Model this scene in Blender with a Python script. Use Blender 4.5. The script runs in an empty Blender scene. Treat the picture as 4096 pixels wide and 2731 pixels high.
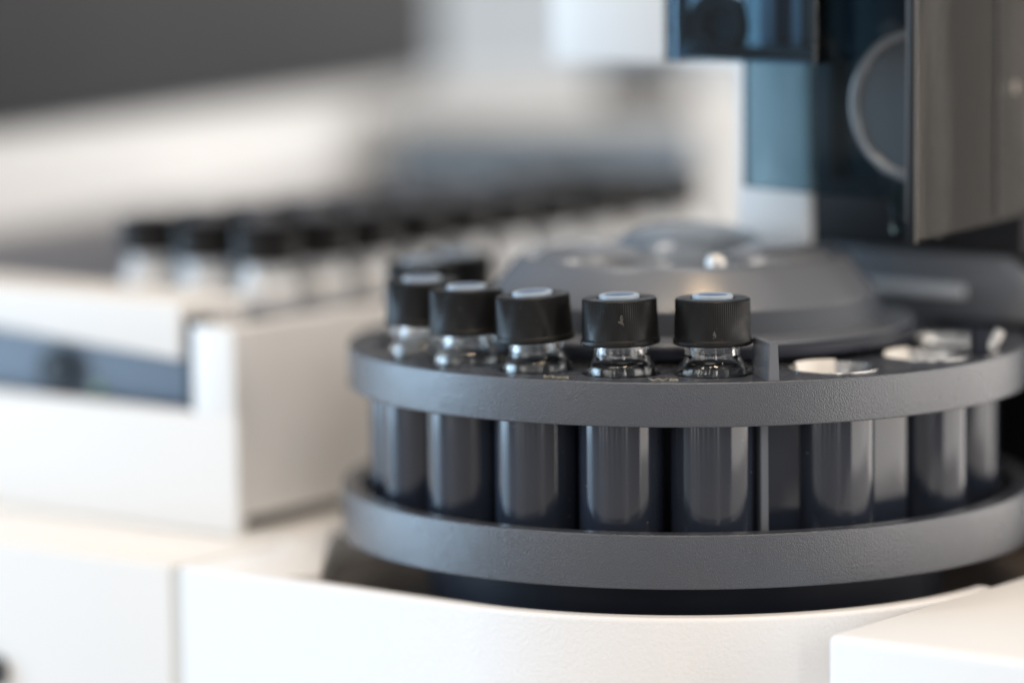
import bpy, bmesh, math, random
from mathutils import Vector, Matrix

random.seed(7)
U = 0.00114                     # one drawing unit in metres
scene = bpy.context.scene
COL = scene.collection

# ------------------------------------------------------------------ camera
cam_d = bpy.data.cameras.new('camera')
cam = bpy.data.objects.new('camera', cam_d)
COL.objects.link(cam)
scene.camera = cam
r_ = Vector((0.9990042, 0.04366855, -0.0091474))
u_ = Vector((0.00372823, 0.12260124, 0.99244901))
w_ = Vector((-0.04446029, 0.99149483, -0.12231634))
M = Matrix(((r_.x, u_.x, -w_.x, 0), (r_.y, u_.y, -w_.y, -563.284 * U),
            (r_.z, u_.z, -w_.z, 69.032 * U), (0, 0, 0, 1)))
cam.matrix_world = M
cam_d.lens = 135
cam_d.sensor_width = 36
cam_d.clip_start = 0.02
cam_d.clip_end = 60
cam_d.dof.use_dof = True
cam_d.dof.focus_distance = 519 * U
cam_d.dof.aperture_fstop = 135 / (25 * 1.14)

# ------------------------------------------------------------------ world + lamps
world = bpy.data.worlds.new('World')
scene.world = world
world.use_nodes = True
bg = world.node_tree.nodes['Background']
bg.inputs['Color'].default_value = (0.93, 0.95, 1.0, 1)
bg.inputs['Strength'].default_value = 0.26

def lamp(name, loc, target, sx, sy, radiance, color):
    d = bpy.data.lights.new(name, 'AREA')
    d.shape = 'RECTANGLE'
    d.size, d.size_y = sx, sy
    d.energy = radiance * math.pi * sx * sy
    d.color = color
    o = bpy.data.objects.new(name, d)
    COL.objects.link(o)
    o.location = loc
    o.rotation_euler = (Vector(target) - Vector(loc)).to_track_quat('-Z', 'Y').to_euler()
    return o

lamp('window_and_streak_light', (-2.2, 0.36, 0.22), (0, 0, 0), 1.2, 1.2, 11.5, (0.54, 0.77, 1.0))
for a, w, e in ((-58, 0.13, 9.0), (-49, 0.14, 10.0), (-39, 0.12, 9.0), (-25, 0.06, 9.0), (-12, 0.05, 7.0), (3, 0.05, 7.0), (13.5, 0.14, 14.0)):
    a = math.radians(a)
    lamp('window_and_streak_light', (2.75 * math.sin(a), -2.75 * math.cos(a), 0.75), (0, 0, 0), w, 1.4, e * 0.95, (1.0, 0.98, 0.95))
    lamp('window_and_streak_light', (1.9 * math.sin(a), -1.9 * math.cos(a), -0.215), (0, 0, -0.1), w * 0.55, 0.28, 3.2, (0.85, 0.92, 1.0))  # low strips are added, they put pale streaks into the socket reflections
lamp('right_bounce_fill', (1.25, -0.36, 0.10), (0, 0, 0), 1.25, 1.0, 3.3, (1.0, 0.94, 0.88))  # added lamp in place of bounce from a pale body out of view
lamp('right_bounce_fill', (1.17, 0.78, 0.10), (0, 0, 0), 1.35, 1.0, 2.3, (1.0, 0.94, 0.88))  # second added lamp, carries the warm bounce further round the rings
lamp('ceiling_bounce_fill', (0.1, -0.2, 2.4), (0.1, -0.2, 0), 3.2, 2.6, 0.55, (1.0, 0.95, 0.88))  # added soft lamp for ceiling bounce, whitens caps and slot liners
lamp('ceiling_light', (0.34, -0.84, 2.0), (0.34, -0.84, 0), 0.36, 0.14, 95.0, (1.0, 0.72, 0.44))
for x, y, e, c in [(-1.0, -1.0, 42, (1.0, 0.84, 0.66)), (-0.3, -1.0, 42, (1.0, 0.84, 0.66)), (1.1, -1.0, 46, (1.0, 0.84, 0.66)),
                   (-0.7, 0.3, 40, (1.0, 0.93, 0.86)), (0.1, 0.4, 40, (1.0, 0.93, 0.86)), (0.9, 0.3, 40, (1.0, 0.90, 0.80))]:
    lamp('ceiling_light', (x, y, 2.0), (x, y, 0), 0.36, 0.10, e, c)

scene.view_settings.view_transform = 'Standard'
scene.view_settings.look = 'None'
scene.view_settings.exposure = 0.0
scene.view_settings.gamma = 1.0
scene.view_settings.use_curve_mapping = False
try:
    scene.cycles.use_denoising = True
    scene.cycles.caustics_reflective = True
    scene.cycles.caustics_refractive = True
    scene.cycles.max_bounces = 14
    scene.cycles.transmission_bounces = 12
    scene.cycles.sample_clamp_indirect = 6.0
except Exception:
    pass

# ------------------------------------------------------------------ helpers
TH = math.radians(35)
CT, ST = math.cos(TH), math.sin(TH)

def uv(u, v, z=0.0):            # bench frame -> world drawing units
    return Vector((u * CT + v * ST, -u * ST + v * CT, z))

def tag(o, label, cat, group=None, kind=None):
    o['label'] = label
    o['category'] = cat
    if group:
        o['group'] = group
    if kind:
        o['kind'] = kind
    return o

def thing(name, label, cat, loc=(0, 0, 0), group=None):
    o = bpy.data.objects.new(name, None)
    o.empty_display_size = 0.01
    COL.objects.link(o)
    o.location = Vector(loc) * U
    return tag(o, label, cat, group)

def obj(name, bm, m, parent=None, smooth=None):
    """link bm (drawing units, local to the parent) as one mesh object"""
    bm.normal_update()
    bmesh.ops.recalc_face_normals(bm, faces=bm.faces)
    bmesh.ops.scale(bm, vec=(U, U, U), verts=bm.verts)
    me = bpy.data.meshes.new(name)
    bm.to_mesh(me)
    bm.free()
    o = bpy.data.objects.new(name, me)
    COL.objects.link(o)
    me.materials.append(m)
    if parent:
        o.parent = parent
    if smooth is not None:
        for p in me.polygons:
            p.use_smooth = True
        me.set_sharp_from_angle(angle=math.radians(smooth))
    return o

def lathe(prof, n=96, bm=None, ang=None, cx=0, cy=0, closed=True):
    """revolve (r, z) profile; closed=True joins last profile point to the first"""
    bm = bm or bmesh.new()
    a0, a1 = ang if ang else (0, 2 * math.pi)
    full = ang is None
    cnt = n if full else n + 1
    rings = []
    for i in range(cnt):
        a = a0 + (a1 - a0) * i / n
        row = []
        for (r, z) in prof:
            row.append(bm.verts.new((cx + r * math.sin(a), cy - r * math.cos(a), z)))
        rings.append(row)
    m = len(prof)
    for i in range(n):
        A, B = rings[i], rings[(i + 1) % cnt]
        for j in range(m if closed else m - 1):
            k = (j + 1) % m
            if prof[j][0] == 0 and prof[k][0] == 0:
                continue
            bm.faces.new((A[j], B[j], B[k], A[k]))
    if not full and closed:
        bm.faces.new(rings[0])
        bm.faces.new(list(reversed(rings[-1])))
    bmesh.ops.remove_doubles(bm, verts=bm.verts, dist=1e-5)
    return bm

def rounded(pts, rad, seg=4):
    """round the corners of an open (r, z) polyline; rad may be a list"""
    out = [pts[0]]
    for i in range(1, len(pts) - 1):
        p, a, b = Vector(pts[i]), Vector(pts[i - 1]), Vector(pts[i + 1])
        r = rad[i] if isinstance(rad, (list, tuple)) else rad
        if r <= 0:
            out.append(pts[i])
            continue
        da, db = (a - p), (b - p)
        r = min(r, da.length * .45, db.length * .45)
        s, e = p + da.normalized() * r, p + db.normalized() * r
        for k in range(seg + 1):
            t = k / seg
            q = s * (1 - t) ** 2 + p * 2 * t * (1 - t) + e * t * t
            out.append((q.x, q.y))
    out.append(pts[-1])
    return out

def prism(pts, z0, z1, bev=0.0, bm=None, seg=3):
    """extrude a polygon given in world drawing units"""
    own = bmesh.new()
    lo = [own.verts.new((p[0], p[1], z0)) for p in pts]
    hi = [own.verts.new((p[0], p[1], z1)) for p in pts]
    own.faces.new(lo[::-1])
    own.faces.new(hi)
    n = len(pts)
    for i in range(n):
        own.faces.new((lo[i], lo[(i + 1) % n], hi[(i + 1) % n], hi[i]))
    bmesh.ops.recalc_face_normals(own, faces=own.faces)
    if bev > 0:
        bmesh.ops.bevel(own, geom=list(own.edges), offset=bev, segments=seg, affect='EDGES', profile=0.5)
    if bm is None:
        return own
    me = bpy.data.meshes.new('tmp')
    own.to_mesh(me)
    own.free()
    bm.from_mesh(me)
    bpy.data.meshes.remove(me)
    return bm

def ubox(u0, u1, v0, v1, z0, z1, bev=0.0, bm=None, seg=3, org=(0, 0, 0)):
    pts = [uv(u0, v0), uv(u1, v0), uv(u1, v1), uv(u0, v1)]
    pts = [(p.x - org[0], p.y - org[1]) for p in pts]
    return prism(pts, z0 - org[2], z1 - org[2], bev, bm, seg)

def plate_uv(poly, axis, k0, k1, bev=0.0):
    """polygon in a vertical plane of the bench frame; axis 'v': poly=(u,z) extruded v k0..k1; axis 'u': poly=(v,z)"""
    own = bmesh.new()
    f = (lambda a, z, k: uv(a, k, z)) if axis == 'v' else (lambda a, z, k: uv(k, a, z))
    A = [own.verts.new(f(a, z, k0)) for a, z in poly]
    B = [own.verts.new(f(a, z, k1)) for a, z in poly]
    own.faces.new(A)
    own.faces.new(B[::-1])
    n = len(poly)
    for i in range(n):
        own.faces.new((A[i], A[(i + 1) % n], B[(i + 1) % n], B[i]))
    bmesh.ops.recalc_face_normals(own, faces=own.faces)
    if bev > 0:
        bmesh.ops.bevel(own, geom=list(own.edges), offset=bev, segments=3, affect='EDGES', profile=0.5)
    return own

def round_poly(poly, rads, seg=5):
    out = []
    n = len(poly)
    for i in range(n):
        r = rads[i]
        p, a, b = Vector(poly[i]), Vector(poly[i - 1]), Vector(poly[(i + 1) % n])
        if r <= 0:
            out.append(tuple(p))
            continue
        s, e = p + (a - p).normalized() * r, p + (b - p).normalized() * r
        for k in range(seg + 1):
            t = k / seg
            q = s * (1 - t) ** 2 + p * 2 * t * (1 - t) + e * t * t
            out.append((q.x, q.y))
    return out

# ------------------------------------------------------------------ materials
def mat(name, color, rough=0.5, metallic=0.0, bump=None, spec=0.5, var=None, coat=0.0, speck=None, rvar=None):
    """bump = (cell size in drawing units, strength, distance); var = (size, amount); speck = (size, threshold, colour)"""
    m = bpy.data.materials.new(name)
    m.use_nodes = True
    nt = m.node_tree
    b = nt.nodes['Principled BSDF']
    b.inputs['Base Color'].default_value = (*color, 1)
    b.inputs['Roughness'].default_value = rough
    b.inputs['Metallic'].default_value = metallic
    b.inputs['Specular IOR Level'].default_value = spec
    b.inputs['Coat Weight'].default_value = coat
    tc = nt.nodes.new('ShaderNodeTexCoord')

    def noise(size, detail=2.0):
        n = nt.nodes.new('ShaderNodeTexNoise')
        n.inputs['Scale'].default_value = 1.0 / (size * U)
        n.inputs['Detail'].default_value = detail
        nt.links.new(tc.outputs['Object'], n.inputs['Vector'])
        return n
    colour_out = None
    if var:
        n = noise(var[0], 4.0)
        mix = nt.nodes.new('ShaderNodeMix')
        mix.data_type = 'RGBA'
        mix.inputs[6].default_value = (*[c * (1 - var[1]) for c in color], 1)
        mix.inputs[7].default_value = (*[min(1, c * (1 + var[1])) for c in color], 1)
        nt.links.new(n.outputs['Fac'], mix.inputs[0])
        colour_out = mix.outputs[2]
    if speck:
        n = noise(speck[0], 1.0)
        ramp = nt.nodes.new('ShaderNodeValToRGB')
        ramp.color_ramp.elements[0].position = speck[1]
        ramp.color_ramp.elements[1].position = min(1, speck[1] + 0.03)
        nt.links.new(n.outputs['Fac'], ramp.inputs['Fac'])
        mix = nt.nodes.new('ShaderNodeMix')
        mix.data_type = 'RGBA'
        mix.inputs[7].default_value = (*speck[2], 1)
        nt.links.new(ramp.outputs['Color'], mix.inputs[0])
        if colour_out:
            nt.links.new(colour_out, mix.inputs[6])
        else:
            mix.inputs[6].default_value = (*color, 1)
        colour_out = mix.outputs[2]
    if colour_out:
        nt.links.new(colour_out, b.inputs['Base Color'])
    if rvar:
        n = noise(rvar[0], 3.0)
        mr = nt.nodes.new('ShaderNodeMapRange')
        mr.inputs['From Min'].default_value = 0.3
        mr.inputs['From Max'].default_value = 0.7
        mr.inputs['To Min'].default_value = rough * (1 - rvar[1])
        mr.inputs['To Max'].default_value = rough * (1 + rvar[1])
        nt.links.new(n.outputs['Fac'], mr.inputs['Value'])
        nt.links.new(mr.outputs['Result'], b.inputs['Roughness'])
    if bump:
        n = noise(bump[0], 2.0)
        bp = nt.nodes.new('ShaderNodeBump')
        bp.inputs['Strength'].default_value = bump[1]
        bp.inputs['Distance'].default_value = bump[2] * U
        nt.links.new(n.outputs['Fac'], bp.inputs['Height'])
        nt.links.new(bp.outputs['Normal'], b.inputs['Normal'])
    return m

def glass_mat(name, color, rough=0.0, ior=1.47):
    m = bpy.data.materials.new(name)
    m.use_nodes = True
    b = m.node_tree.nodes['Principled BSDF']
    b.inputs['Base Color'].default_value = (*color, 1)
    b.inputs['Roughness'].default_value = rough
    b.inputs['Transmission Weight'].default_value = 1.0
    b.inputs['IOR'].default_value = ior
    return m

M_ring = mat('textured grey plastic', (0.046, 0.052, 0.066), 0.24, spec=0.8, bump=(0.20, 1.0, 0.09), var=(9, 0.06), rvar=(11, 0.22))
M_sock = mat('smooth dark plastic', (0.022, 0.027, 0.040), 0.09, spec=0.6, rvar=(6, 0.35), speck=(0.7, 0.79, (0.22, 0.21, 0.2)))
M_hub = mat('satin grey plastic', (0.125, 0.135, 0.155), 0.24, spec=0.7, bump=(0.4, 0.3, 0.04))
M_navy = mat('dark navy plastic', (0.010, 0.013, 0.024), 0.42, spec=0.3)
M_liner = mat('polished liner', (0.80, 0.79, 0.77), 0.25, metallic=1.0)
M_cream = mat('cream wall arc', (0.80, 0.77, 0.72), 0.3)
M_cap = mat('black cap plastic', (0.008, 0.008, 0.0085), 0.40, spec=0.22, bump=(0.25, 0.25, 0.03), speck=(0.30, 0.76, (0.13, 0.12, 0.10)), rvar=(2, 0.3))
M_sept = mat('silicone septum', (0.31, 0.38, 0.46), 0.4)
M_sept.node_tree.nodes['Principled BSDF'].inputs['Subsurface Weight'].default_value = 0.3
M_sept.node_tree.nodes['Principled BSDF'].inputs['Subsurface Radius'].default_value = (0.001, 0.001, 0.001)
M_dimple = mat('septum centre', (0.10, 0.15, 0.25), 0.6, spec=0.1)
M_dust = mat('dried dust', (0.075, 0.072, 0.065), 0.8)
M_glass = glass_mat('clear vial glass', (0.98, 0.99, 0.99))
M_white = mat('textured white housing', (0.80, 0.80, 0.805), 0.42, bump=(0.6, 0.7, 0.12), var=(40, 0.02))
M_white2 = mat('white housing', (0.78, 0.775, 0.765), 0.40, bump=(0.8, 0.15, 0.05), var=(60, 0.03))
M_seam = mat('beige seam', (0.60, 0.575, 0.53), 0.6)
M_brown = mat('brown grey floor', (0.075, 0.062, 0.055), 0.5, var=(12, 0.15))
M_blue = mat('blue grey panel', (0.13, 0.17, 0.225), 0.28, var=(25, 0.15))
M_hub_shade = mat('hub shade tone', (0.045, 0.053, 0.068), 0.5, spec=0.3)  # lower hub band: the dim reflection there is put into the colour
M_crown = mat('blue grey crown', (0.13, 0.16, 0.20), 0.18, spec=0.9)
M_black = mat('black plastic', (0.006, 0.006, 0.007), 0.3, spec=0.4)
M_tray = mat('grey tray', (0.085, 0.09, 0.11), 0.5, var=(15, 0.1))
M_dark = mat('charcoal panel', (0.036, 0.039, 0.045), 0.6, spec=0.2, var=(60, 0.12))
M_pale = mat('pale grey panel', (0.70, 0.725, 0.75), 0.5, var=(70, 0.06))
M_wall = mat('cream wall', (0.55, 0.535, 0.515), 0.7, var=(250, 0.05))
M_steel = mat('bright steel', (0.75, 0.73, 0.70), 0.3, metallic=1.0)
M_slate = mat('slate blue enclosure', (0.28, 0.33, 0.40), 0.4, var=(60, 0.08))
def sheet_mat(name, tint, rough=0.03, refl=1.0, wave=0):
    m = bpy.data.materials.new(name)
    m.use_nodes = True
    nt = m.node_tree
    nt.nodes.remove(nt.nodes['Principled BSDF'])
    tr = nt.nodes.new('ShaderNodeBsdfTransparent')
    tr.inputs['Color'].default_value = (*tint, 1)
    gl = nt.nodes.new('ShaderNodeBsdfGlossy')
    gl.inputs['Roughness'].default_value = rough
    gl.inputs['Color'].default_value = (refl, refl * 0.98, refl * 0.95, 1)
    if wave:
        tc = nt.nodes.new('ShaderNodeTexCoord')
        mp = nt.nodes.new('ShaderNodeMapping')
        mp.inputs['Scale'].default_value = (1 / (6 * U), 1 / (6 * U), 1 / (45 * U))
        nz = nt.nodes.new('ShaderNodeTexNoise')
        nz.inputs['Scale'].default_value = 1.0
        nz.inputs['Detail'].default_value = 3.0
        bp = nt.nodes.new('ShaderNodeBump')
        bp.inputs['Strength'].default_value = wave
        bp.inputs['Distance'].default_value = 0.5 * U
        nt.links.new(tc.outputs['Object'], mp.inputs['Vector'])
        nt.links.new(mp.outputs['Vector'], nz.inputs['Vector'])
        nt.links.new(nz.outputs['Fac'], bp.inputs['Height'])
        nt.links.new(bp.outputs['Normal'], gl.inputs['Normal'])
    fr = nt.nodes.new('ShaderNodeFresnel')
    fr.inputs['IOR'].default_value = 1.45
    mx = nt.nodes.new('ShaderNodeMixShader')
    nt.links.new(fr.outputs['Fac'], mx.inputs['Fac'])
    nt.links.new(tr.outputs[0], mx.inputs[1])
    nt.links.new(gl.outputs[0], mx.inputs[2])
    nt.links.new(mx.outputs[0], nt.nodes['Material Output'].inputs['Surface'])
    return m
M_smoke = sheet_mat('smoked blue acrylic', (0.50, 0.63, 0.69), 0.03, 0.45)
M_smoke2 = sheet_mat('smoked brown acrylic', (0.76, 0.71, 0.66), 0.05, 0.42, 0.05)
M_hood = sheet_mat('pale smoked acrylic', (0.66, 0.79, 0.88))
M_liner2 = mat('dark brown liner', (0.085, 0.068, 0.056), 0.35)
M_liner4 = mat('taupe slab', (0.17, 0.155, 0.145), 0.4, var=(10, 0.2))
M_liner3 = mat('mottled grey liner', (0.34, 0.335, 0.34), 0.4, var=(7, 0.75))
M_body = mat('dark brown body', (0.014, 0.013, 0.014), 0.45, spec=0.25)
M_slate2 = mat('slate blue front', (0.15, 0.20, 0.26), 0.5)
M_rim = mat('polished acrylic rim', (0.08, 0.09, 0.10), 0.14, spec=0.8)
M_bracket = mat('grey bracket', (0.17, 0.175, 0.19), 0.35, bump=(0.6, 0.15, 0.04))
M_label = mat('moulded letters', (0.30, 0.28, 0.22), 0.3)  # yellowish because the light caught by the letters is put into the colour

# ------------------------------------------------------------------ setting
fl = bmesh.new()
bmesh.ops.create_grid(fl, x_segments=1, y_segments=1, size=3500)
bmesh.ops.translate(fl, verts=fl.verts, vec=(0, 800, -330))
o = obj('bench_top', fl, mat('bench laminate', (0.45, 0.44, 0.43), 0.5, var=(200, 0.08)))
tag(o, 'pale laminate laboratory bench top under all the equipment', 'bench', kind='structure')
o = obj('wall', ubox(-1900, 1900, 1390, 1410, -330, 1400), M_wall)
tag(o, 'cream out of focus wall far behind the instruments', 'wall', kind='structure')

# ------------------------------------------------------------------ white injector base (the arc in front of the turret)
t = thing('turret_housing', 'white textured housing curving round the front of the dark turret', 'housing', uv(0, -20, -31.7))
org = uv(0, -20, -31.7)
def shift(bm):
    bmesh.ops.translate(bm, verts=bm.verts, vec=-org)
    return bm
# fascia: straight run on the left, then an arc about the turret axis
Ri, Ro = 50.2, 52.6
path = [(-52.9, -Ri, -Ro)]
sec = rounded([(Ri, -95), (Ri, -31.7), (Ro, -31.7), (Ro, -95)], [0, 0.25, 0.7, 0], 4)
bm = bmesh.new()
rows = []
for uu in (-52.6, -40, -26, -13):
    rows.append([bm.verts.new(uv(uu, -r, z)) for r, z in sec])
NA = 90
for i in range(NA + 1):
    a = math.radians(90.0 * i / NA)
    rows.append([bm.verts.new(uv(r * math.sin(a), -r * math.cos(a), z)) for r, z in sec])
for A, B in zip(rows[:-1], rows[1:]):
    for j in range(len(sec) - 1):
        bm.faces.new((A[j], B[j], B[j + 1], A[j + 1]))
bm.faces.new(rows[0])
bm.faces.new(rows[-1])
obj('fascia', shift(bm), M_white, t, 40)
# white deck left of the recess
poly = [uv(-52.6, -50.3), uv(-36.3, -50.3), Vector((-52.4, -18.6, 0)), Vector((-54.6, 32.2, 0)), Vector((-56, 75, 0)), uv(-110, 60), uv(-110, -28), uv(-52.6, -28)]
obj('deck', shift(prism([(p.x, p.y) for p in poly], -39, -31.75, 0.25)), M_white2, t, 40)
# recess floor and wall
poly = [Vector((-52.5, -18.6, 0)), uv(-36.3, -50.25)] + [uv(50.1 * math.sin(math.radians(a)), -50.1 * math.cos(math.radians(a))) for a in range(0, 91, 5)] + [uv(60, 80), Vector((-56, 75, 0)), Vector((-54.6, 32.2, 0))]
obj('recess_floor', shift(prism([(p.x, p.y) for p in poly], -41, -36.5)), M_brown, t)
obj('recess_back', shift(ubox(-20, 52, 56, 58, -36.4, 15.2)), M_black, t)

# left cabinet
t = thing('instrument_cabinet', 'white cabinet front at lower left beside the narrow beige seam', 'cabinet', uv(-110, -30, -95))
org = uv(-110, -30, -95)
bm = ubox(-260, -54.95, -52.7, 150, -95, -31.9, 0.5)
obj('housing', shift(bm), M_white2, t, 40)
bm = ubox(-54.9, -52.65, -52.45, -29, -95, -31.95)
obj('seam_strip', shift(bm), M_seam, t)
bm = bmesh.new()
bmesh.ops.create_cone(bm, cap_ends=True, segments=40, radius1=2.6, radius2=2.3, depth=1.6)
bmesh.ops.rotate(bm, verts=bm.verts, matrix=Matrix.Rotation(math.radians(90), 3, 'X'))
bmesh.ops.rotate(bm, verts=bm.verts, matrix=Matrix.Rotation(-TH, 3, 'Z'))
bmesh.ops.translate(bm, verts=bm.verts, vec=uv(-91.2, -53.5, -52.0))
obj('button', shift(bm), M_black, t, 40)

# white block close to the lens
t = thing('white_cover', 'smooth white block with warm lit top at lower right corner', 'cover', uv(75, -20, -95))
org = uv(75, -20, -95)
obj('shell', shift(ubox(53.2, 120, -43.2, 60, -95, -31.2, 1.1, seg=4)), M_white2, t, 50)

# ------------------------------------------------------------------ sampler tray machine on the left
t = thing('sample_tray_housing', 'white sample tray housing with recessed blue grey panel, left of the turret', 'sampler', uv(-100, 20, -31.6))
org = uv(-100, 20, -31.6)
obj('front_panel', shift(ubox(-230, -62.2, -29.5, -27.5, -31.7, -13.2, 0.4)), M_white2, t, 40)
obj('plinth', shift(ubox(-228, -68, -24.5, 130, -31.7, -29.6)), M_brown, t)
obj('corner_post', shift(ubox(-71.0, -62.4, -29.4, -26, -13.4, 0.1, 0.35)), M_white2, t, 40)
bm = plate_uv([(-26.2, -29.4), (128, -29.4), (128, 1.4), (-26.2, 0.05)], 'u', -66, -63.2, 0.3)
obj('side_panel', shift(bm), M_white2, t, 40)
obj('recessed_panel', shift(ubox(-228, -71.1, -24.3, -22, -13.4, -1.2)), M_blue, t)
obj('recess_edge', shift(ubox(-72.6, -71.1, -29.1, -24.4, -13.3, 1.0)), M_navy, t)
obj('top_slab', shift(plate_uv([(-230, -1.9), (-130, -1.9), (-73.4, -5.5), (-73.4, 3.4), (-230, 3.6)], 'v', -29.3, -13.5, 0.6)), M_white2, t, 40)
obj('top_plate', shift(ubox(-228, -66.2, -13.3, 128, -3, 0.0)), M_tray, t)
bm = bmesh.new()
bmesh.ops.create_cone(bm, cap_ends=True, segments=40, radius1=3.6, radius2=3.3, depth=2.4)
bmesh.ops.rotate(bm, verts=bm.verts, matrix=Matrix.Rotation(math.radians(90), 3, 'X'))
bmesh.ops.rotate(bm, verts=bm.verts, matrix=Matrix.Rotation(-TH, 3, 'Z'))
bmesh.ops.translate(bm, verts=bm.verts, vec=uv(-103.5, -25.4, -9.3))
obj('round_knob', shift(bm), M_black, t, 40)
bm = bmesh.new()
bmesh.ops.create_uvsphere(bm, u_segments=20, v_segments=10, radius=0.8)
bmesh.ops.translate(bm, verts=bm.verts, vec=uv(-95.5, -24.4, -12.0))
obj('status_light', shift(bm), mat('green lens', (0.25, 0.5, 0.12), 0.3), t, 60)

# ------------------------------------------------------------------ turret
RV = 40.4
SLOTS = [5.8, -12.1, -30.0, -48.4, -67.7, -85.7, -103.7, -121.7, -139.7, -157.7, -175.7, 166, 140, 113]
EMPTY = [31.0, 58.5, 85.0]
turret = thing('vial_turret', 'round dark grey vial turret with textured rings holding black capped vials', 'turret', (0, 0, -36.5))
org = Vector((0, 0, -36.5))

def pol(R, a, z=0.0):
    a = math.radians(a)
    return Vector((R * math.sin(a), -R * math.cos(a), z))

# upper ring: skirt + drilled plate in one mesh
cu = bpy.data.curves.new('tmp', 'CURVE')
cu.dimensions = '2D'
cu.fill_mode = 'BOTH'
cu.extrude = 0.7
def circle(r, x, y, n):
    s = cu.splines.new('POLY')
    s.points.add(n - 1)
    for i in range(n):
        a = 2 * math.pi * i / n
        s.points[i].co = (x + r * math.cos(a), y + r * math.sin(a), 0, 1)
    s.use_cyclic_u = True
circle(49.1, 0.5, 0, 240)
circle(30.0, 0, 0, 160)
for a in SLOTS:
    p = pol(RV, a)
    circle(5.45, p.x, p.y, 64)
for a in EMPTY:
    p = pol(RV, a)
    circle(6.3, p.x, p.y, 64)
co = bpy.data.objects.new('tmp', cu)
COL.objects.link(co)
dg = bpy.context.evaluated_depsgraph_get()
me = bpy.data.meshes.new_from_object(co.evaluated_get(dg))
bm = bmesh.new()
bm.from_mesh(me)
bpy.data.objects.remove(co)
bpy.data.curves.remove(cu)
bpy.data.meshes.remove(me)
bmesh.ops.translate(bm, verts=bm.verts, vec=(0, 0, -0.72))
ring = rounded([(47.4, -0.75), (48.9, -0.01), (49.95, -0.0), (49.95, -6.13), (48.0, -6.13), (47.4, -5.5)], [0, 0.2, 0.32, 0.28, 0.2, 0], 4)
lathe(ring, 240, bm, cx=0.5)
obj('upper_ring', shift(bm), M_ring, turret, 35)
# lower ring: rim with a shelf inside
rim = rounded([(30, -23.2), (47.9, -23.2), (48.2, -20.64), (50.95, -20.64), (50.95, -28.15), (49.2, -28.15), (30, -27.6)], [0, 0.2, 0.3, 0.32, 0.3, 0.2, 0], 4)
obj('lower_ring', shift(lathe(rim, 240, cx=0.4)), M_ring, turret, 35)
# core behind the sockets, drum and foot
obj('core', shift(lathe([(0, -6.2), (33.5, -6.2), (33.5, -23.1), (0, -23.1)], 128)), M_navy, turret, 35)
obj('drum', shift(lathe([(0, -27.6), (38, -27.6), (38, -36.4), (0, -36.4)], 128)), M_navy, turret, 35)
# sockets: thin walled cups
def socket(a, ri=5.35, ro=5.95, top=-1.45):
    p = pol(RV, a)
    bm = lathe(rounded([(0, -22.0), (ri, -22.0), (ri, top), (ro, top), (ro, -23.15), (0, -23.15)], [0, 0.4, 0, 0, 0.3, 0], 4), 72, cx=p.x, cy=p.y)
    return obj('socket', shift(bm), M_sock, turret, 40)
for a in SLOTS:
    socket(a)
for a in EMPTY:
    socket(a, 5.0, 5.75, -3.0)
    p = pol(RV, a)
    bm = lathe(rounded([(4.75, -6), (4.95, -3.2), (6.2, 0.08), (6.28, 0.08), (6.28, -1.4), (5.1, -6)], [0, 0.8, 0.03, 0.03, 0.3, 0], 4), 72, cx=p.x, cy=p.y)
    obj('socket_liner', shift(bm), M_liner, turret, 50)
    t0 = math.radians(a + 180)
    bm = lathe(rounded([(4.55, -4.2), (5.72, 0.45), (6.0, 0.45), (4.8, -4.2)], [0, 0.1, 0.1, 0], 3), 32, cx=p.x, cy=p.y, ang=(t0 - 0.62, t0 + 0.55))
    obj('inner_wall_arc', shift(bm), M_cream, turret, 50)  # added cream arc over the slot's hub-side inner wall
# flat webs between the wider sockets on the right and the boxed gap after the fifth vial
def web(a0, a1, R, thick=0.9):
    bm = lathe([(R - thick, -6.15), (R, -6.15), (R, -23.15), (R - thick, -23.15)], 12, ang=(math.radians(a0), math.radians(a1)))
    return obj('web', shift(bm), M_sock, turret, 30)
web(34, 49, 41.6)
web(10, 24, 41.2)
# upright divider blades standing on the ring
def blade(a, R0, R1, h, z0, th0=1.65, th1=1.28, name='divider'):
    e = pol(1, a)
    q = pol(1, a + 90)
    bm = bmesh.new()
    vs = []
    for z, th, ext in ((z0, th0, 0.0), (h, th1, -0.25)):
        for (R, s) in ((R0, -1), (R1 + ext, -1), (R1 + ext, 1), (R0, 1)):
            P = e * R + q * (s * th / 2)
            vs.append(bm.verts.new((P.x, P.y, z)))
    bm.faces.new(vs[0:4][::-1]); bm.faces.new(vs[4:8])
    for i in range(4):
        bm.faces.new((vs[i], vs[(i + 1) % 4], vs[4 + (i + 1) % 4], vs[4 + i]))
    bmesh.ops.recalc_face_normals(bm, faces=bm.faces)
    bmesh.ops.bevel(bm, geom=list(bm.edges), offset=0.12, segments=2, affect='EDGES')
    return obj(name, shift(bm), M_hub, turret, 40)
blade(14.3, 41.2, 49.7, 5.0, -0.3)
blade(14.4, 37.0, 44.8, -6.2, -23.1, 1.1, 1.1)
bm = ubox(0, 1, 0, 1, 0, 1)
bm.free()
p = pol(47.0, 63.0)
bm = bmesh.new()
bmesh.ops.create_cube(bm, size=1)
bmesh.ops.scale(bm, verts=bm.verts, vec=(2.1, 2.0, 3.6))
bmesh.ops.rotate(bm, verts=bm.verts, matrix=Matrix.Rotation(math.radians(12), 3, 'Z'))
bmesh.ops.translate(bm, verts=bm.verts, vec=(p.x, p.y, 1.9))
bmesh.ops.bevel(bm, geom=list(bm.edges), offset=0.25, segments=2, affect='EDGES')
obj('index_post', shift(bm), M_navy, turret, 40)
bm = bmesh.new()
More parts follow.
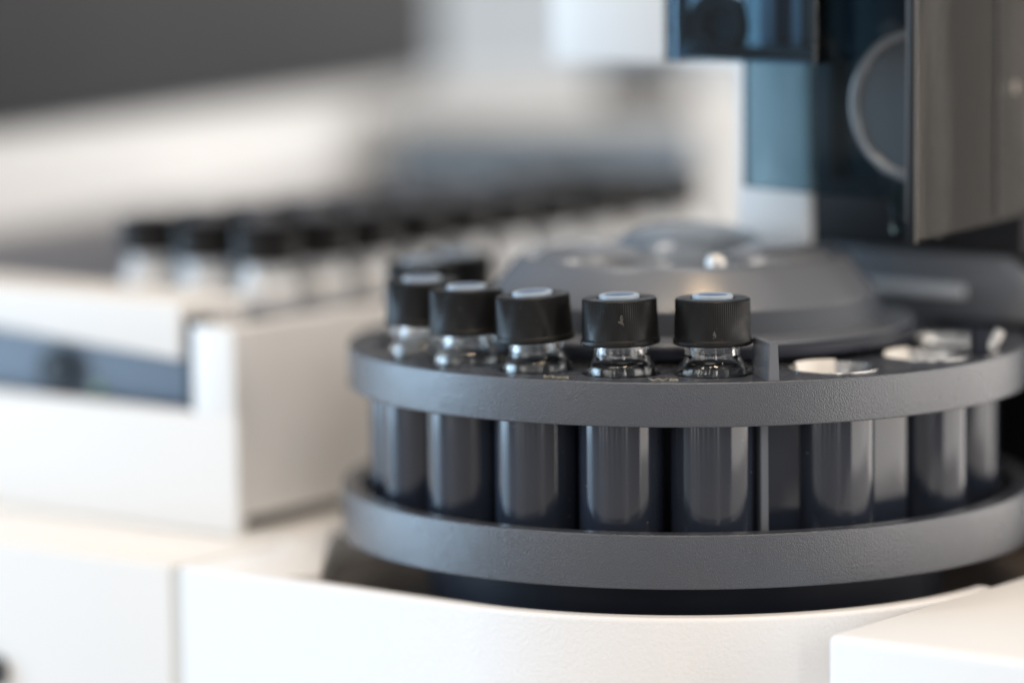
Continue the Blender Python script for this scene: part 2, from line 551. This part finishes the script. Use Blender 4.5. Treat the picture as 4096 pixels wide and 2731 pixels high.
bmesh.ops.create_cone(bm, cap_ends=True, segments=24, radius1=0.75, radius2=0.75, depth=3.0)
bmesh.ops.rotate(bm, verts=bm.verts, matrix=Matrix.Rotation(math.radians(25), 3, 'Y'))
p = pol(47.4, 70.5)
bmesh.ops.translate(bm, verts=bm.verts, vec=(p.x, p.y, 1.5))
obj('highlight_pin', shift(bm), M_steel, turret, 40)  # added steel pin in place of a bright highlight on the ring edge
# moulded letters beside the vial holes
def letters(txt, a, R):
    c = bpy.data.curves.new('tmp', 'FONT')
    c.body = txt
    c.size = 2.6
    c.extrude = 0.06
    c.align_x = 'CENTER'
    oo = bpy.data.objects.new('tmp', c)
    COL.objects.link(oo)
    d = bpy.context.evaluated_depsgraph_get()
    me = bpy.data.meshes.new_from_object(oo.evaluated_get(d))
    b = bmesh.new()
    b.from_mesh(me)
    bpy.data.objects.remove(oo); bpy.data.curves.remove(c); bpy.data.meshes.remove(me)
    q = pol(R, a)
    bmesh.ops.rotate(b, verts=b.verts, matrix=Matrix.Rotation(math.radians(a), 3, 'Z'))
    bmesh.ops.translate(b, verts=b.verts, vec=(q.x, q.y, 0.06))
    obj('lettering', shift(b), M_label, turret)
letters('WA', -21.5, 48.0)
letters('WB', -3.2, 48.0)
# domed hub cover with its raised crown
hub_prof = rounded([(0, 12.2), (9, 12.4), (21.0, 12.4), (24.0, 12.8), (28.6, 7.0), (29.5, 3.6), (34.0, 3.2), (34.2, 1.2), (29.0, 1.0), (0, 1.0)], [0, 0.5, 0.6, 0.9, 0.5, 0.25, 0.7, 0.5, 0, 0], 5)
skirt_prof = [(28.0, 6.9), (28.75, 6.9), (29.62, 3.5), (28.0, 3.5)]
hub = obj('hub_cover', shift(lathe(hub_prof, 160)), M_hub, turret, 40)
def hub_part(name, bm, m, smooth=40):
    o = obj(name, shift(bm), m, None, smooth)
    o.parent = hub
    return o
hub_part('crown', lathe(rounded([(0, 16.6), (6, 16.4), (10.0, 15.0), (12.6, 12.3), (0, 12.3)], [0, 3, 3, 0, 0], 6), 80, cx=1.2, cy=4), M_crown)
hub_part('flange_rim', lathe(rounded([(34.05, 2.9), (34.7, 2.7), (34.7, 0.95), (33.6, 0.95), (33.6, 1.15), (34.25, 1.2)], [0, 0.3, 0.2, 0, 0, 0], 3), 160), M_navy)
hub_part('skirt', lathe(skirt_prof, 160), M_hub_shade)  # added band over the hub that carries the painted shade
for a, r in ((62, 15.5), (182, 15.5), (302, 15.5)):
    p = pol(r, a)
    hub_part('lobe', lathe(rounded([(0, 14.8), (4.2, 14.6), (7.2, 13.6), (8.6, 12.3), (0, 12.3)], [0, 2, 1.5, 0, 0], 5), 64, cx=p.x, cy=p.y), M_hub)
for a, r in ((18, 15.8), (-110, 14.8), (130, 15)):
    p = pol(r, a)
    hub_part('screw', lathe(rounded([(0, 13.9), (1.3, 13.8), (1.6, 13.3), (1.6, 12.2), (0, 12.2)], [0, 0.3, 0.2, 0, 0], 4), 32, cx=p.x, cy=p.y), M_steel)

# ------------------------------------------------------------------ vials
def cap_mesh():
    N = 104
    bm = bmesh.new()
    ro = [(0, 6.45), (3.0, 6.45), (3.0, 7.0)]
    prof = rounded([(3.05, 9.4), (3.05, 10.45), (5.14, 10.45), (5.28, 5.05), (5.48, 4.75), (5.48, 4.12), (4.0, 4.12), (4.0, 9.4)], [0, 0.12, 0.34, 0.05, 0.12, 0.22, 0.1, 0], 4)
    cnt = 2 * N
    rings = []
    for i in range(cnt):
        a = 2 * math.pi * i / cnt
        row = []
        for (r, z) in prof:
            if r > 5.05 and 5.1 < z < 10.15:
                r = r - (0.0 if i % 2 else 0.12)
            row.append(bm.verts.new((r * math.sin(a), -r * math.cos(a), z)))
        rings.append(row)
    m = len(prof)
    for i in range(cnt):
        A, B = rings[i], rings[(i + 1) % cnt]
        for j in range(m):
            bm.faces.new((A[j], B[j], B[(j + 1) % m], A[(j + 1) % m]))
    return bm

def glass_mesh():
    outer = [(0, -20.9), (4.3, -20.9), (4.78, -20.3), (4.8, -2.0), (4.83, 0.3), (4.74, 0.95), (4.45, 1.45), (4.0, 1.9), (3.76, 2.5), (3.71, 3.2), (3.71, 9.2)]
    inner = [(2.75, 9.2), (2.72, 3.4), (2.8, 2.6), (3.3, 1.7), (3.95, 0.95), (4.12, 0.1), (4.1, -2.0), (4.1, -19.4), (3.6, -20.0), (0, -20.1)]
    return lathe(rounded(outer, 0.25, 3) + rounded(inner, 0.2, 3), 96)

def septum_mesh():
    return lathe(rounded([(0, 9.35), (2.82, 9.35), (2.80, 10.92), (2.15, 10.9), (1.95, 10.74), (0, 10.70)], [0, 0.1, 0.28, 0.1, 0.1, 0], 4), 64)

def make_vial(label, group):
    t = thing('sample_vial', label, 'vial', (0, 0, 0), group)
    obj('glass_body', glass_mesh(), M_glass, t, 50)
    obj('cap', cap_mesh(), M_cap, t, 28)
    s = obj('septum', septum_mesh(), M_sept, t, 50)
    d = obj('septum_centre', lathe([(0, 10.72), (0, 10.85), (2.0, 10.85), (2.0, 10.72)], 40), M_dimple, None, 40)
    d.parent = s
    return t

def copy_thing(root, label=None, group=None):
    r = root.copy()
    COL.objects.link(r)
    if label:
        r['label'] = label
    if group:
        r['group'] = group
    for ch in list(root.children):
        c = ch.copy()
        COL.objects.link(c)
        c.parent = r
        for g in list(ch.children):
            d = g.copy()
            COL.objects.link(d)
            d.parent = c
    return r

G1 = 'vials standing in the turret'
spots = [
    (5.8, 'clear black capped vial nearest the upright divider blade, standing straight', 0.0, 0.0, 10),
    (-12.1, 'clear vial with dusty black cap bearing a pale smudge, second from the divider blade', 1.3, 0.3, 60),
    (-30.0, 'clear vial leaning left with sharply ribbed black cap, middle of the five in front', 3.3, 0.6, 200),
    (-48.4, 'soft focus clear vial with black cap, between the leaning ribbed one and the leftmost', 1.2, -0.5, 300),
    (-67.7, 'blurred leftmost clear vial of the turret front row, pale septum on black cap', 0.4, 0.8, 120),
    (-103.7, 'blurred dark capped vial behind the leftmost front vial, at the turret left edge', 0.5, 0.3, 20),
    (-121.7, 'blurred dark capped vial at turret back left, touching the grey hub edge', 0.2, 0.1, 80),
]
first = None
for a, lab, tilt, tx, rz in spots:
    if first is None:
        v = first = make_vial(lab, G1)
    else:
        v = copy_thing(first, lab)
    p = pol(RV, a)
    v.location = Vector((p.x, p.y, 0)) * U
    # lean: about the viewing axis, then towards the lens
    v.rotation_euler = (Matrix.Rotation(math.radians(-tilt), 3, 'Y') @ Matrix.Rotation(math.radians(tx), 3, 'X') @ Matrix.Rotation(math.radians(rz), 3, 'Z')).to_euler()

# dried smudges on two of the front caps
def smudge(v, ang, z, n, w, h):
    b = bmesh.new()
    rot = v.rotation_euler.to_matrix()
    for k in range(n):
        t = math.radians(ang) + random.gauss(0, w / 5.3)
        zz = z + random.gauss(0, h)
        rr = random.uniform(0.06, 0.17)
        c = Vector((5.27 * math.sin(t), -5.27 * math.cos(t), zz))
        ex, ez = Vector((math.cos(t), math.sin(t), 0)), Vector((0, 0, 1))
        b.faces.new([b.verts.new(c + ex * rr * random.uniform(.7, 1.2) * math.cos(q * 1.047) + ez * rr * random.uniform(.7, 1.4) * math.sin(q * 1.047)) for q in range(6)])
    capo = [c for c in v.children if c.name.startswith('cap')][0]
    obj('dust_mark', b, M_dust, capo)
fr = [o for o in COL.objects if o.name.startswith('sample_vial')]
for v, lab_a, z, n, w, h in ((fr[1], 3, 7.9, 26, 0.16, 0.42), (fr[0], 2, 6.0, 12, 0.12, 0.2)):
    smudge(v, lab_a - math.degrees(v.rotation_euler.z), z, n, w, h)

# vials in the tray behind
G2 = 'vials standing in the sample tray'
M_glare_glass = mat('vial glass painted with glare', (0.78, 0.79, 0.80), 0.12)  # white stands in for window light caught in the clear tray vials
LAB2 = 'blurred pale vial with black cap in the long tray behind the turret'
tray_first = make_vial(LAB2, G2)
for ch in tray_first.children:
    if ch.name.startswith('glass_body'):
        ch.data.materials[0] = M_glare_glass
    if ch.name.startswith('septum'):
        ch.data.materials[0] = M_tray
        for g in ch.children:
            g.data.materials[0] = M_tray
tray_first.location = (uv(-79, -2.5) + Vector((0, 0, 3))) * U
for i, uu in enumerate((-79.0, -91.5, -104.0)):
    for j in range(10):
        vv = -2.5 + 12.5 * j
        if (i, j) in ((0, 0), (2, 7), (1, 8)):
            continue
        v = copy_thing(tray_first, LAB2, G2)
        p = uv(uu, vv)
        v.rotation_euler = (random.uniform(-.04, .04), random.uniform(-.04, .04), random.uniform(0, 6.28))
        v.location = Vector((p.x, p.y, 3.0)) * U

# ------------------------------------------------------------------ injector tower
tw = thing('injector_tower', 'injector tower with smoked acrylic door and white cover above the turret', 'injector', uv(20, 30, 12))
org = uv(20, 30, 12)
door = round_poly([(5.3, 21.9), (30.6, 21.1), (31.2, 15.8), (38.6, 15.9), (38.6, 80), (5.3, 80)], [0.5, 0.8, 0.6, 0, 0, 0])
obj('smoked_door', shift(plate_uv(door, 'v', 8.0, 9.3, 0.12)), M_smoke, tw, 30)
# round finger well on the door, running into the side panel
def clip():
    bmesh.ops.bisect_plane(bm, geom=list(bm.verts) + list(bm.edges) + list(bm.faces), plane_co=uv(37.4, 0), plane_no=uv(1, 0), clear_outer=True)
bm = lathe(rounded([(8.9, 0), (9.7, 0.9), (10.9, 1.0), (11.2, 0)], [0, 0.3, 0.4, 0], 4), 96)
bmesh.ops.rotate(bm, verts=bm.verts, matrix=Matrix.Rotation(math.radians(90), 3, 'X'))
bmesh.ops.rotate(bm, verts=bm.verts, matrix=Matrix.Rotation(-TH, 3, 'Z'))
bmesh.ops.translate(bm, verts=bm.verts, vec=uv(35.4, 7.9, 34.8))
clip()
obj('finger_ring', shift(bm), M_rim, tw, 40)
bm = lathe([(0, 0), (0, 0.5), (9.2, 0.5), (9.2, 0)], 96)
bmesh.ops.rotate(bm, verts=bm.verts, matrix=Matrix.Rotation(math.radians(90), 3, 'X'))
bmesh.ops.rotate(bm, verts=bm.verts, matrix=Matrix.Rotation(-TH, 3, 'Z'))
bmesh.ops.translate(bm, verts=bm.verts, vec=uv(35.4, 7.95, 34.8))
clip()
obj('finger_well', shift(bm), mat('matt smoked disc', (0.035, 0.043, 0.050), 0.4, spec=0.25), tw, 40)
# brown side panel towards the right, its dark front edge nearest the lens
side = round_poly([(0.6, 16.3), (52, 18.6), (52, 80), (0.6, 80)], [0.4, 0, 0, 0])
obj('smoked_side', shift(plate_uv(side, 'u', 38.9, 40.0, 0.1)), M_smoke2, tw, 30)
obj('edge_trim', shift(plate_uv([(-0.25, 15.9), (0.55, 15.95), (0.55, 80), (-0.25, 80)], 'u', 38.6, 40.0, 0.15)), M_black, tw, 30)
obj('side_rib', shift(ubox(40.05, 40.3, 22.2, 22.5, 18, 80)), M_black, tw, 30)
obj('side_liner', shift(ubox(37.6, 38.5, 1.2, 14.0, 18.8, 80)), M_liner2, tw, 30)
for va, vb, zz, cc in ((14.05, 18.2, 18.8, (0.62, 0.60, 0.58)), (18.25, 20.6, 18.8, (0.36, 0.33, 0.30)), (20.65, 24.4, 18.8, (0.60, 0.61, 0.64)),
                       (24.45, 26.2, 18.8, (0.22, 0.20, 0.19)), (26.25, 30.5, 18.8, (0.56, 0.55, 0.55)), (30.55, 51.5, 18.8, (0.40, 0.36, 0.33))):
    obj('streak_strip', shift(ubox(37.6, 38.5, va, vb, zz, 80)), mat('reflection streak', cc, 0.4, var=(6, 0.3)), tw, 30)  # toned strips standing in for vertical reflections in the smoked side
for vv, zz, rr in ((27.5, 31, 1.5), (22.5, 41, 1.2), (29.5, 36.5, 1.8), (17, 28.5, 1.0), (28.5, 25.5, 1.2)):
    bm = bmesh.new()
    bmesh.ops.create_uvsphere(bm, u_segments=20, v_segments=12, radius=rr)
    bmesh.ops.scale(bm, verts=bm.verts, vec=(0.5, 1, 1.3))
    bmesh.ops.rotate(bm, verts=bm.verts, matrix=Matrix.Rotation(-TH, 3, 'Z'))
    bmesh.ops.translate(bm, verts=bm.verts, vec=uv(38.1, vv, zz))
    obj('glare_blob', shift(bm), M_slate if rr < 1.3 else M_pale, tw, 60)  # pale blobs standing in for blurred reflections in the smoked side
obj('liner_slab', shift(ubox(38.5, 38.75, 3.4, 12.5, 22.8, 47.0, 0.05)), M_liner4, tw, 30)
obj('liner_slab', shift(ubox(38.5, 38.75, 7.0, 13.0, 49.5, 80, 0.05)), M_slate, tw, 30)
# inner works seen through the acrylic
obj('inner_post', shift(ubox(-4.0, 9.0, 20, 21.5, 12.5, 80, 0.3)), M_white2, tw, 40)
obj('back_body', shift(ubox(-3.6, 37.5, 34.3, 43, 11.0, 80, 0.4)), M_body, tw, 40)
obj('inner_screen', shift(ubox(10.2, 37.4, 24, 25, 22, 80, 0.1)), M_black, tw, 40)
# upper smoked hood with rounded right corner
def hood(u0, u1, v0, v1, z0, z1, wall):
    outer = round_poly([(u0, v1), (u0, v0), (u1, v0), (u1, v1)], [0, 0.4, 2.4, 0], 8)
    inner = round_poly([(u1 - wall, v1), (u1 - wall, v0 + wall), (u0 + wall, v0 + wall), (u0 + wall, v1)], [0, 1.5, 0.2, 0], 8)
    return prism([tuple(uv(a, b)[:2]) for a, b in outer + inner], z0, z1)
obj('smoked_hood', shift(hood(-1.2, 24.9, -3.0, 7.4, 40.9, 80, 1.0)), M_hood, tw, 35)
obj('hood_sill', shift(ubox(-0.1, 23.8, -1.2, 5.4, 41.2, 43.0, 0.2)), M_black, tw, 35)
obj('hood_back', shift(ubox(1.7, 9.0, 2.1, 2.5, 43.1, 50, 0.1)), M_navy, tw, 35)
obj('hood_bar', shift(ubox(-0.1, 1.6, -1.6, -0.4, 43.1, 80, 0.1)), M_black, tw, 35)
obj('hood_bar', shift(ubox(11.6, 13.8, 3.4, 5.2, 43.1, 80, 0.1)), M_slate, tw, 35)
obj('hood_bar', shift(ubox(17.0, 18.4, 3.3, 5.2, 43.1, 80, 0.1)), M_slate, tw, 35)
obj('hood_bar', shift(ubox(14.6, 16.6, 3.4, 5.2, 43.1, 80, 0.1)), M_navy, tw, 35)
obj('hood_bar', shift(ubox(18.8, 22.4, 3.2, 5.2, 43.1, 80, 0.1)), M_brown, tw, 35)
bm = lathe(rounded([(2.3, -0.6), (2.3, 1.6), (4.9, 1.6), (4.9, -0.6)], [0, 0.5, 0.8, 0], 4), 72)
bmesh.ops.rotate(bm, verts=bm.verts, matrix=Matrix.Rotation(math.radians(90), 3, 'X'))
bmesh.ops.rotate(bm, verts=bm.verts, matrix=Matrix.Rotation(-TH, 3, 'Z'))
bmesh.ops.translate(bm, verts=bm.verts, vec=uv(5.8, 1.2, 46.0))
obj('pulley', shift(bm), M_black, tw, 40)
obj('white_cover', shift(ubox(-54.2, -30, 40, 62, 37.2, 90, 0.8)), M_white2, tw, 40)
obj('cover_bridge', shift(ubox(-29.8, 9.0, 40.4, 62, 37.6, 90, 0.5)), M_white2, tw, 40)

# grey bracket behind the turret on the right
br = thing('grey_bracket', 'flat dark grey shield plate with cut corner behind the turret at right', 'bracket', uv(15, 36, 0))
org = uv(15, 36, 0)
poly = [(0, 1.0), (42, 1.0), (42, 4.5), (33.6, 10.9), (0, 10.9)]
obj('plate', shift(plate_uv(poly, 'v', 36, 38, 0.3)), M_bracket, br, 40)
obj('top_flange', shift(plate_uv([(2, 9.0), (32.6, 9.0), (31.6, 10.3), (2, 10.3)], 'v', 35.0, 35.95, 0.25)), M_bracket, br, 40)
obj('ledge', shift(ubox(3, 27, 34.6, 35.9, 4.2, 6.0, 0.35)), M_pale, br, 40)

# ------------------------------------------------------------------ background instruments
D = Vector((0.394, 0.919, 0)).normalized()
NRM = Vector((0.919, -0.394, 0)).normalized()      # towards the lens side
P0 = Vector((-63, 323, 0))
def dbox(s0, s1, n0, n1, z0, z1, bev=0.0):
    c = [P0 + D * s0 + NRM * n0, P0 + D * s1 + NRM * n0, P0 + D * s1 + NRM * n1, P0 + D * s0 + NRM * n1]
    return prism([(p.x, p.y) for p in c], z0, z1, bev)
gi = thing('background_instrument', 'large pale instrument with charcoal upper panel, blurred at upper left', 'instrument', P0 + Vector((0, 0, -330)))
org = P0 + Vector((0, 0, -330))
obj('lower_housing', shift(dbox(-190, 0, -120, -1.0, -329.5, 19.6, 2)), M_pale, gi, 40)
obj('lower_panel', shift(dbox(-189, -1, -0.9, -0.3, -329, 1.5)), mat('mid grey panel', (0.42, 0.42, 0.43), 0.5), gi, 40)
obj('upper_panel', shift(dbox(-190, 16, -60, 0.2, 20.0, 260, 2)), M_dark, gi, 40)

bb = thing('bench_instrument', 'blurred pale bench instrument with slate blue front behind the tray', 'instrument', uv(-160, 260, -330))
org = uv(-160, 260, -330)
def xbox(x0, x1, y0, y1, z0, z1, bev=0.0):
    return prism([(x0, y0), (x1, y0), (x1, y1), (x0, y1)], z0, z1, bev)
obj('housing', shift(xbox(-66, 30, 292, 420, -329.5, 15.6, 1.5)), M_pale, bb, 40)
obj('front_panel', shift(xbox(-65, 4, 289.5, 291.9, -60, 12.0, 0.5)), M_slate2, bb, 40)
db = obj('dark_module', xbox(-19, 1, 300, 322, 15.7, 25, 0.8), M_dark, None, 40)
tag(db, 'small blurred dark box standing on the pale bench instrument', 'module')
